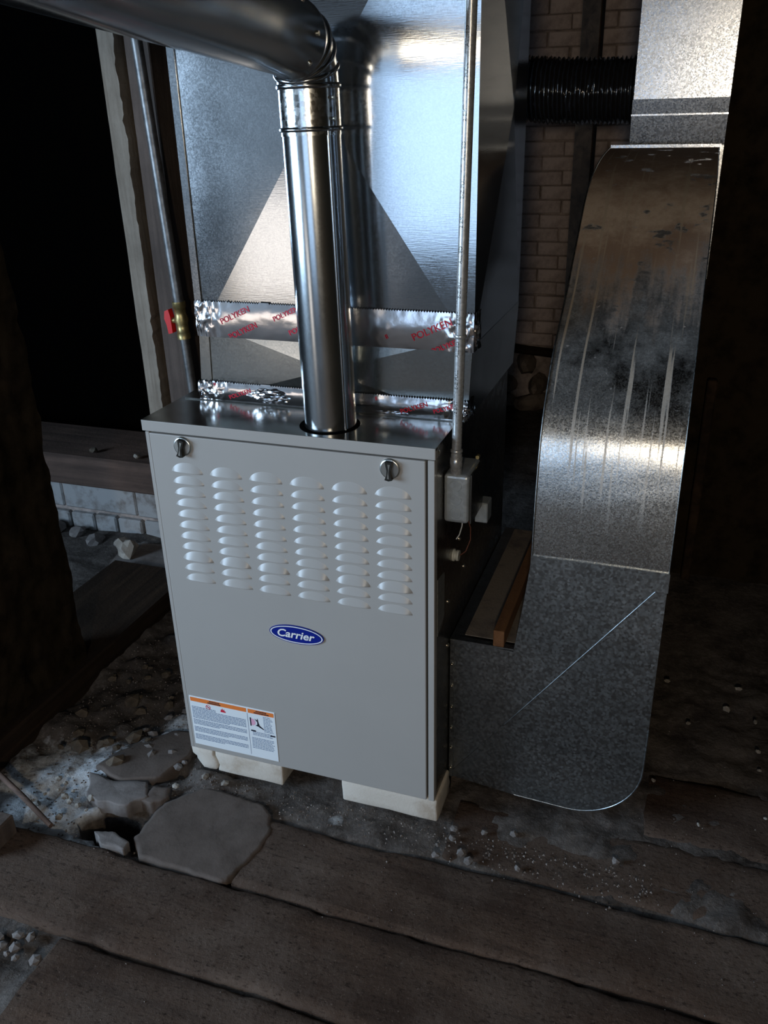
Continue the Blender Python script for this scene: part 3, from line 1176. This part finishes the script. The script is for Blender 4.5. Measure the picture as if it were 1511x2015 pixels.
def tape(z0, z1, xa, xb, base, seed, name='foil_tape', saw=True, nxn=220, nzn=18):
    def fn(u, v):
        x = xa + (xb - xa) * u
        zz = z0 + (z1 - z0) * v
        if v == 1.0 and saw:
            zz += 0.0016 * (1 if int(u * nxn) % 2 else -1)
        # step where the two boxes meet
        return (x, tape_y(x, zz, base, seed), zz)
    q = MB()
    q.grid(nxn, nzn, fn)
    # wrap round the right-hand corner
    def fw(u, v):
        zz = z0 + (z1 - z0) * v
        y0_ = tape_y(xb, zz, base, seed)
        return (xb + 0.004 * nz(u, zz, seed, 30) * u + .002 * u, y0_ + u * 0.05, zz)
    q.grid(12, nzn, fw)
    return q.build(name, M['foil'], S)


t1 = tape(1.050, 1.124, PX0 - .002, PX1 + .004, PY0 - .0045, 2.0)
t2 = tape(0.9125, 0.9525, BX0 - .001, BX1 + .002, BY0 - .0065, 21.0)


def foil_lump(c, r, seed):
    bm = bmesh.new()
    bmesh.ops.create_icosphere(bm, subdivisions=4, radius=1)
    for v in bm.verts:
        d = 1 + 0.30 * noise.noise(v.co * 2.1 + Vector((seed, 0, 0))) + 0.22 * abs(noise.noise(v.co * 4.5 + Vector((0, seed, 0)))) + .1 * noise.noise(v.co * 9)
        v.co = Vector((v.co.x * r[0] * d, v.co.y * r[1] * d, v.co.z * r[2] * d)) + Vector(c)
    q = MB()
    q.bm(bm, False)
    return q.build('foil_crumple', M['foil'], S)


foil_lump((0.648, 0.176, 1.085), (.012, .018, .028), 1.0)
foil_lump((0.639, 0.165, 0.928), (.010, .016, .012), 4.0)
foil_lump((0.055, 0.160, 0.927), (.009, .008, .011), 6.0)
foil_lump((0.061, 0.160, 1.080), (.006, .008, .020), 8.0)
foil_lump((0.215, 0.156, 0.931), (.046, .008, .015), 11.0)
foil_lump((0.487, 0.158, 0.919), (.05, .005, .005), 13.0)

# red maker's print on the tape
lay = [(0.572, 1.090, 'POLYKEN', 0.0200, 0.42), (0.480, 1.072, 'II', .012, .42), (0.600, 1.060, 'POLYKEN', 0.0145, 0.42), (0.150, 1.098, 'POLYKEN', 0.0170, .42), (0.165, 1.066, 'POLYKEN', .0170, .42), (0.265, 1.106, 'POLYKEN', .014, .42), (0.300, 1.080, 'POLYKEN', .015, .42)]
for (x, z, s, sz, rot) in lay:
    tv, tf = text_mesh(s, sz, 0, 0.0002)
    q = MB()
    cr, sr = math.cos(rot), math.sin(rot)
    pts = []
    for v in tv:
        X, Z = x + v.x * cr - v.y * sr, z + v.x * sr + v.y * cr
        Z = min(max(Z, 1.051), 1.1225)
        pts.append((X, tape_y(X, Z, PY0 - .0045, 2.0) - .0011, Z))
    q.add(pts, tf)
    q.build('tape_print', M['inkred'], t1)
for (x, z, s, sz, rot) in [(0.145, .930, 'POLYKEN', .013, .35), (0.535, .932, 'POLYKEN', .014, .35), (0.455, .945, 'II', .010, .35), (0.60, .936, 'POLYKEN', .012, .35), (0.085, .947, 'II', .010, .35)]:
    tv, tf = text_mesh(s, sz, 0, 0.0002)
    q = MB()
    cr, sr = math.cos(rot), math.sin(rot)
    pts = []
    for v in tv:
        X, Z = x + v.x * cr - v.y * sr, z + v.x * sr + v.y * cr
        Z = min(max(Z, .9135), .9515)
        pts.append((X, tape_y(X, Z, BY0 - .0065, 21.0) - .0011, Z))
    q.add(pts, tf)
    q.build('tape_print', M['inkred'], t2)

# ------------------------------------------------------------------ junction box and conduit
J = thing('junction_box', (FW, 0.11, 0.735), 'small galvanised junction box with round knockouts on the cabinet side', 'junction box')
jx0, jx1, jy0, jy1, jz0, jz1 = FW + 0.001, 0.6725, 0.060, 0.162, 0.734, 0.836
mb = MB()
mb.box(jx0, jx1, jy0, jy1, jz0, jz1, 0.007, 3)
jb = mb.build('box_body', M['box'], J)
for k in range(3):
    zc = jz1 - 0.023 - k * 0.029
    for r_ in (0.0112,):
        q = MB()
        n = 30
        rr = []
        for i in range(n):
            a = 2 * PI * i / n
            rr.append([(0.6470 + rad * math.cos(a), y_, zc + rad * math.sin(a)) for rad, y_ in ((r_ + .0010, jy0 + .0002), (r_ + .0004, jy0 - .0010), (r_ - .0004, jy0 - .0010), (r_ - .0010, jy0 + .0002))])
        rr.append(rr[0])
        q.ring(rr, closed=False, caps=False)
        q.build('knockout', M['box'], J)
mb = MB()
mb.box(jx1, jx1 + 0.004, jy0 + .012, jy1 + .004, jz0 - .004, jz1 - .002, 0.001)
mb.build('box_cover', M['side'], J)
mb = MB()
mb.tube([(0.6700, .150, .845), (0.6700, .140, .845)], .004, 8)
mb.build('box_screw', M['brass'], J)
SW = MB()
SW.box(0.661, 0.688, 0.166, 0.205, 0.690, 0.735, 0.002)
tag(SW.build('switch_box', M['box']), 'small square steel box just behind the junction box', 'box')
C = thing('conduit', (0.645, 0.075, jz1), 'thin steel electrical conduit rising from the junction box', 'conduit')
c0, c1 = Vector((0.6445, 0.072, 0.850)), Vector((0.6640, 0.072, 1.85))


def cp(z):
    return c0.lerp(c1, (z - c0.z) / (c1.z - c0.z))


mb = MB()
mb.tube([cp(0.85), cp(1.3), cp(1.85)], 0.0094, 24)
mb.build('conduit_tube', M['emt'], C)
mb = MB()
mb.tube([cp(.835), cp(.850), cp(.851), cp(.868), cp(.869), cp(.876), cp(.877)], [.0118, .0118, .0125, .0125, .0110, .0110, .0095], 12)
mb.build('conduit_connector', M['emt'], C)
mb = MB()
mb.tube([cp(.878), cp(.880), cp(.884), cp(.886)], [.0095, .0118, .0118, .0095], 20)
mb.build('connector_ring', M['emt'], C)
mb = MB()
mb.tube([cp(1.098), cp(1.100), cp(1.104), cp(1.106)], [.0095, .0112, .0112, .0095], 20)
mb.build('conduit_ring', M['emt'], C)
z = 0.95
q = MB()
for s in ['1/2 EMT', 'E-Z PULL', 'ALLIED'] * 4:
    tv, tf = text_mesh(s, 0.0095, 0, 0, 'LEFT')
    wdt = max(v.x for v in tv)
    # print runs up the tube and wraps it
    pts = []
    for v in tv:
        ax_ = cp(z + v.x)
        th = -PI / 2 - 0.30 - v.y / 0.0095
        pts.append((ax_.x + .0097 * math.cos(th), ax_.y + .0097 * math.sin(th), ax_.z))
    q.add(pts, tf)
    z += wdt + 0.022
    if z > 1.78:
        break
q.build('conduit_print', M['latch_dark'], C)
# thermostat wires from the box to the grommet
mb = MB()
pts = [Vector((0.655, 0.125, 0.734)), Vector((0.653, 0.135, 0.715)), Vector((0.655, 0.158, 0.680)), Vector((0.652, 0.172, 0.645)), Vector((0.645, 0.160, 0.622)), Vector((0.636, 0.146, 0.618))]
mb.tube(pts, 0.0013, 8)
tag(mb.build('thermostat_wire', M['wire_red']), 'thin brown wire looping from the junction box to the grommet', 'wire')
mb = MB()
mb.tube([(0.652, 0.100, 0.734), (0.651, 0.101, 0.710), (0.646, 0.100, 0.690), (0.640, 0.098, 0.680)], 0.0013, 8)
tag(mb.build('ground_wire', M['wire_white']), 'short white wire end hanging under the junction box', 'wire')

# ------------------------------------------------------------------ return duct
RY0, RY1 = 0.120, 0.705
RD = thing('return_duct', (0.85, 0.41, 0.02), 'galvanised return air duct curving up beside the furnace and leaning back', 'duct')


def arc(cx, cz, r, a0, a1, n):
    return [(cx + r * math.cos(math.radians(a0 + (a1 - a0) * i / n)), cz + r * math.sin(math.radians(a0 + (a1 - a0) * i / n))) for i in range(n + 1)]


XR = 1.056
boot = [(0.624, 0.044), (0.780, 0.026)] + arc(0.905, 0.170, 0.150, -92, 0, 16)[0:] + [(XR, 0.28), (XR, 0.654), (0.792, 0.658), (0.786, 0.600), (0.778, 0.530), (0.769, 0.462), (0.763, 0.418), (0.624, 0.424)]
# front sheet is creased along its diagonal
mb = MB()
mb.prism(boot, 1, RY0, RY1)
mb.build('boot', M['duct'], RD)
mb = MB()
mb.tube([(0.634, RY0 - .0008, 0.062), (1.050, RY0 - .0008, 0.632)], 0.0008, 6)
mb.build('diagonal_crease', M['duct'], RD)
mb = MB()
mb.box(0.626, 0.634, RY0 - .004, RY0 + .02, 0.044, 0.424)
mb.build('boot_flange', M['duct'], RD)
mb = MB()
mb.box(0.624, 0.764, RY0 - .0035, RY0 + .012, 0.4225, 0.4265)
fl = mb.build('boot_flange', M['duct'], RD)
for k in range(6):
    mb = MB()
    zz = 0.072 + k * 0.058
    mb.tube([(0.630, RY0 - .003, zz), (0.630, RY0 - .007, zz), (0.630, RY0 - .008, zz)], [.0035, .003, .001], 8)
    mb.build('screw', M['screw'], RD)
# rim along the outer curve
mb = MB()
outer = boot[1:20]
mb.tube([(u, RY0 + .001, w) for u, w in outer], 0.0022, 6)
mb.build('boot_seam', M['duct'], RD)
# riser: profile in y-z
prof = [(0.119, 0.655), (0.1205, 0.71), (0.124, 0.77), (0.131, 0.825), (0.142, 0.880), (0.160, 0.925), (0.187, 0.967), (0.252, 1.040), (0.366, 1.117), (0.461, 1.193), (0.574, 1.283), (0.640, 1.316), (0.723, 1.340), (0.860, 1.362), (1.026, 1.375)]
back = [(1.026, 1.09), (0.90, 1.04), (0.80, 0.96), (0.73, 0.85), (0.705, 0.655)]


def smooth_prof(p, n=6):
    out = []
    for i in range(len(p) - 1):
        p0, p1, p2, p3 = p[max(i - 1, 0)], p[i], p[i + 1], p[min(i + 2, len(p) - 1)]
        for k in range(n):
            t = k / n
            out.append(tuple(0.5 * ((2 * p1[a]) + (-p0[a] + p2[a]) * t + (2 * p0[a] - 5 * p1[a] + 4 * p2[a] - p3[a]) * t * t + (-p0[a] + 3 * p1[a] - 3 * p2[a] + p3[a]) * t ** 3) for a in (0, 1)))
    out.append(p[-1])
    return out


sp_ = smooth_prof(prof)
XL = 0.792
mb = MB()


def rf(u, v):
    yz = sp_[int(round(u * (len(sp_) - 1)))]
    return (XL + (XR - XL) * v, yz[0] + 0.0012 * nz(v * .26, yz[1], 0, 7), yz[1])


mb.grid(len(sp_) - 1, 14, rf)
rs = mb.build('riser_front', M['riser'], RD)
mb = MB()
poly = sp_ + back
mb.prism(poly, 0, XL + .0005, XL + .0015)
mb.prism(poly, 0, XR - .0015, XR - .0005)
bk = back
mb.add([(XL, y, z) for y, z in bk] + [(XR, y, z) for y, z in bk], [(i, i + 1, i + 1 + len(bk), i + len(bk)) for i in range(len(bk) - 1)])
mb.build('riser_sides', M['duct'], RD)
mb = MB()
mb.tube([(XL, y - .001, z) for y, z in sp_], 0.0020, 6)
mb.build('riser_seam', M['duct'], RD)
mb = MB()
mb.tube([(XR - .0005, y, z) for y, z in sp_], 0.0011, 6)
mb.build('riser_seam', M['duct'], RD)
mb = MB()   # slip joint between boot and riser
mb.box(XL - .001, XR + .001, RY0 - .0055, RY0 + .01, 0.6535, 0.6565)
mb.build('slip_joint', M['duct'], RD)
mb = MB()
mb.box(XL - .002, XR + .002, RY0 - .003, RY0 - .0002, 0.612, 0.6535)
mb.build('slip_band', M['duct'], RD)
# standing duct further back
mb = MB()
mb.box(0.794, XR + .004, 1.022, 1.030, 1.345, 1.382)
mb.build('top_edge', M['upduct'], RD)
UD = thing('vertical_duct', (0.95, 1.15, 1.36), 'bright galvanised upright duct rising behind the leaning return duct', 'duct')
mb = MB()
mb.prism([(1.066, 1.05), (1.066, 1.378), (1.052, 1.485), (1.290, 1.485), (1.290, 1.05)], 0, 0.836, 1.066)
mb.build('duct_collar', M['upduct'], UD)
mb = MB()
mb.box(0.838, 1.066, 1.050, 1.290, 1.486, 2.2)
mb.build('duct_shaft', M['upduct'], UD)
mb = MB()
mb.box(0.835, 1.067, 1.052, 1.060, 1.448, 1.452)
mb.build('drive_cleat', M['upduct'], UD)

# dusty board and pine stick lying on the boot
mb = MB()
mb.box(0.652, 0.765, 0.140, 0.690, 0.4270, 0.4285)
tag(mb.build('dusty_board', M['paperboard']), 'thin dusty board lying on the return duct boot', 'board')
mb = MB()
mb.box(0.720, 0.7435, 0.112, 0.690, 0.429, 0.468, 0.0015)
tag(mb.build('wood_stick', M['stick']), 'square pine stick lying on the return duct boot', 'stick')

# ------------------------------------------------------------------ things behind
# black flexible duct
FD = thing('flexible_duct', (0.6, 1.5, 1.53), 'shiny black ribbed flexible duct hanging behind the plenum', 'flexible duct')
mb = MB()
pa, pb = Vector((0.30, 1.50, 1.545)), Vector((0.90, 1.52, 1.515))
path, rad = [], []
nrib = 46
for k in range(nrib * 4 + 1):
    t = k / (nrib * 4)
    p = pa.lerp(pb, t) + Vector((0, 0, -0.012 * math.sin(t * PI)))
    path.append(p)
    rad.append(0.088 + 0.005 * math.sin(2 * PI * k / 4 + .4) + 0.004 * noise.noise(Vector((t * 20, 0, 0))))
n = 40
rings = []
for i, p in enumerate(path):
    rings.append([p + Vector((0, math.cos(2 * PI * j / n), math.sin(2 * PI * j / n))) * (rad[i] + 0.008 * noise.noise(Vector((i * .45, j * .8, 2)))) for j in range(n)])
mb.ring(rings, closed=True, caps=True)
mb.build('ribbed_sleeve', M['flex'], FD)
for xx in (0.38, 0.84):
    mb = MB()
    mb.box(xx - .015, xx + .015, 1.50, 1.502, 1.60, 2.41)
    mb.build('hanger_strap', M['emt'], FD)
mb = MB()
mb.box(0.575, 0.640, 1.95, 2.05, 0.0, 2.2, 0.004)
tag(mb.build('timber_post', M['darkwood']), 'dark timber post standing before the whitewashed brick wall', 'post')
mb = MB()
mb.tube([(-0.1, 3.05, 0.345), (0.35, 3.04, 0.315), (0.75, 3.05, 0.28)], 0.022, 10)
tag(mb.build('dark_pipe', M['joist']), 'dark pipe running along the foot of the brick wall', 'pipe')
# dark masonry pier right of the duct
mb = MB()


def pier(u, v):
    x = 1.058 + u * 0.79
    z = -0.03 + v * 2.43
    return (x, 1.40 + 0.015 * nz(x, 0, z, 7) + 0.007 * nz(x, 2, z, 26), z)


mb.grid(50, 120, pier)
mb.box(1.085, 1.85, 1.45, 1.70, -0.03, 2.4)
struct(mb.build('wall_pier', M['darkwall']))
mb = MB()
mb.box(1.112, 1.142, 1.33, 1.36, 0.0, 0.70, 0.004)
tag(mb.build('timber_lath', M['darkwood']), 'short brown lath leaning at the dark pier behind the duct', 'lath')

# ------------------------------------------------------------------ floor debris
def slab(name, poly, z0, z1, mat, seed, lab, cat, group=None):
    """flat stone with rounded, uneven edge"""
    cx = sum(p[0] for p in poly) / len(poly)
    cy = sum(p[1] for p in poly) / len(poly)
    # densify outline
    out = []
    for i in range(len(poly)):
        a, b_ = poly[i], poly[(i + 1) % len(poly)]
        for k in range(6):
            t = k / 6
            x, y = a[0] + (b_[0] - a[0]) * t, a[1] + (b_[1] - a[1]) * t
            out.append((x + .006 * nz(x, y, seed, 25), y + .006 * nz(x, y, seed + 4, 25)))
    q = MB()
    rings = []
    for f, z in ((1.0, z0), (1.0, z1 - .006), (0.985, z1 - .001), (0.93, z1), (0.6, z1 + .001), (0.25, z1), (0.02, z1)):
        rings.append([(cx + (x - cx) * f, cy + (y - cy) * f, z + (0.0022 * nz(x * f, y * f, seed, 12) if z > z0 else 0)) for x, y in out])
    q.ring(rings, closed=True, caps=True)
    return tag(q.build(name, M[mat]), lab, cat, group)


slab('flat_stone', [(-0.010, -0.245), (-0.010, -0.160), (0.010, -0.105), (0.060, -0.055), (0.150, -0.055), (0.225, -0.064), (0.258, -0.085), (0.276, -0.125), (0.278, -0.18), (0.268, -0.235), (0.245, -0.292), (0.14, -0.290), (0.03, -0.290)], -0.03, 0.0020, 'slabstone', 1.0, 'large flat grey stone with rounded end between hole and planks', 'stone slab')
slab('flat_stone', [(-0.235, -0.075), (-0.20, 0.02), (-0.12, 0.10), (-0.05, 0.12), (-0.03, 0.03), (-0.06, -0.06), (-0.15, -0.10)], -0.03, 0.007, 'slabstone', 2.0, 'flat grey stone beside the cracked white brick', 'stone slab')
slab('flat_stone', [(-0.235, -0.10), (-0.16, -0.105), (-0.075, -0.085), (-0.045, -0.13), (-0.075, -0.165), (-0.15, -0.18), (-0.20, -0.16)], -0.03, 0.008, 'stone', 3.0, 'grey stone with pale spots between the ash and the hole', 'stone slab')
slab('flat_stone', [(-0.055, -0.095), (-0.012, -0.085), (0.0, -0.115), (-0.03, -0.145), (-0.062, -0.14)], -0.03, 0.006, 'slabstone', 4.0, 'small wedge-shaped grey stone above the hole', 'stone slab')
slab('flat_stone', [(-0.105, -0.262), (-0.055, -0.250), (-0.010, -0.262), (-0.005, -0.290), (-0.06, -0.290)], -0.03, 0.008, 'stone', 5.0, 'small flat stone at the front rim of the hole', 'stone slab')
# block and stick at the left
mb = MB()
mb.box(-0.385, -0.272, -0.40, -0.312, -0.02, 0.055, 0.004)
tag(mb.build('wood_block', M['postbrown']), 'sawn brown block standing by the ash patch', 'block')
mb = MB()
mb.tube([(-0.445, -0.185, 0.030), (-0.32, -0.235, 0.026), (-0.200, -0.285, 0.016)], [.0075, .0070, .0060], 8)
tag(mb.build('wood_batten', M['sillwood']), 'thin weathered stick lying across the ash patch', 'stick')

rng = random.Random(11)


def stones(n, xr, yr, rr, mat, lab, group, z=0.0, cat='stone'):
    for i in range(n):
        r = rng.uniform(*rr)
        x, y = rng.uniform(*xr), rng.uniform(*yr)
        q = MB()
        rock(q, (0, 0, 0), (r, r * rng.uniform(.6, 1), r * rng.uniform(.4, .7)), rng.uniform(0, 50), sub=1)
        o = q.build('rubble_stone', M[mat])
        o.location = (x, y, max(gh(x, y), z) + r * 0.15)
        tag(o, lab, cat, group)


stones(26, (-0.44, -0.15), (-0.05, 0.35), (.008, .028), 'stone_brown', 'brown rubble stone lying along the sill beam', 'rubble along the sill beam')
stones(22, (-0.20, -0.03), (-0.02, 0.34), (.006, .018), 'stone', 'grey rubble stone left of the furnace', 'rubble left of the furnace')
stones(9, (-0.11, -0.02), (-0.235, -0.175), (.008, .020), 'stone_brown', 'small stone inside the floor hole', 'stones in the hole', -0.13)
stones(14, (-0.16, -0.01), (-0.575, -0.512), (.006, .015), 'stone', 'grey stone chip in the gap at the plank end', 'chips in the plank gap', -0.02)
stones(14, (-0.30, -0.16), (-0.28, -0.12), (.005, .014), 'chip', 'pale lime lump in the ash patch', 'lumps in the ash patch')
stones(10, (1.08, 1.35), (0.15, 0.75), (.005, .013), 'chip', 'pale chip on the dirt right of the return duct', 'chips right of the duct', 0.0)
stones(10, (0.62, 1.05), (-0.10, 0.06), (.006, .014), 'stone', 'small stone along the open joint before the return duct', 'stones before the duct', 0.0)
for (x, y, r, lab) in [(0.105, -0.030, .013, 'small white chip before the cracked white brick'), (0.050, -0.028, .012, 'white flake at the foot of the cracked joint'), (-0.005, -0.075, .010, 'white shard standing beside the hole')]:
    mb = MB()
    rock(mb, (x, y, max(gh(x, y), 0) + .004), (r, r * .8, r * .5), x * 90 + 3, sub=1)
    tag(mb.build('plaster_chip', M['chip']), lab, 'chip')

# uncountable grit on the dirt
q = MB()
for i in range(2400):
    k = rng.random()
    if k < .55:
        x, y = rng.uniform(-0.45, 0.02), rng.uniform(-0.33, 0.5)
    elif k < .8:
        x, y = rng.uniform(0.0, 1.1), rng.gauss(-0.03, 0.035)
    else:
        x, y = rng.uniform(-0.1, 1.5), rng.uniform(-0.75, 0.6)
    if 0.0 < x < 1.06 and y > 0.0:
        continue
    z = max(gh(x, y), 0.0 if (x > 0.27 or y < -0.3) else -1)
    r = rng.uniform(.0012, .0038) if k < .8 else rng.uniform(.0008, .0022)
    a = rng.uniform(0, 6.28)
    q.add([(x + r * math.cos(a), y + r * math.sin(a), z), (x + r * math.cos(a + 2.1), y + r * math.sin(a + 2.1), z), (x + r * math.cos(a + 4.2), y + r * math.sin(a + 4.2), z), (x, y, z + r * 1.1)], [(0, 1, 3), (1, 2, 3), (2, 0, 3)])
grit = q.build('floor_grit', brick_white('grit', (0.22, 0.19, 0.17), (0.08, 0.06, 0.05), 0.40))
grit['label'] = 'loose grit and crumbs scattered over the dirt floor'
grit['kind'] = 'stuff'
setpar(grit, floor)
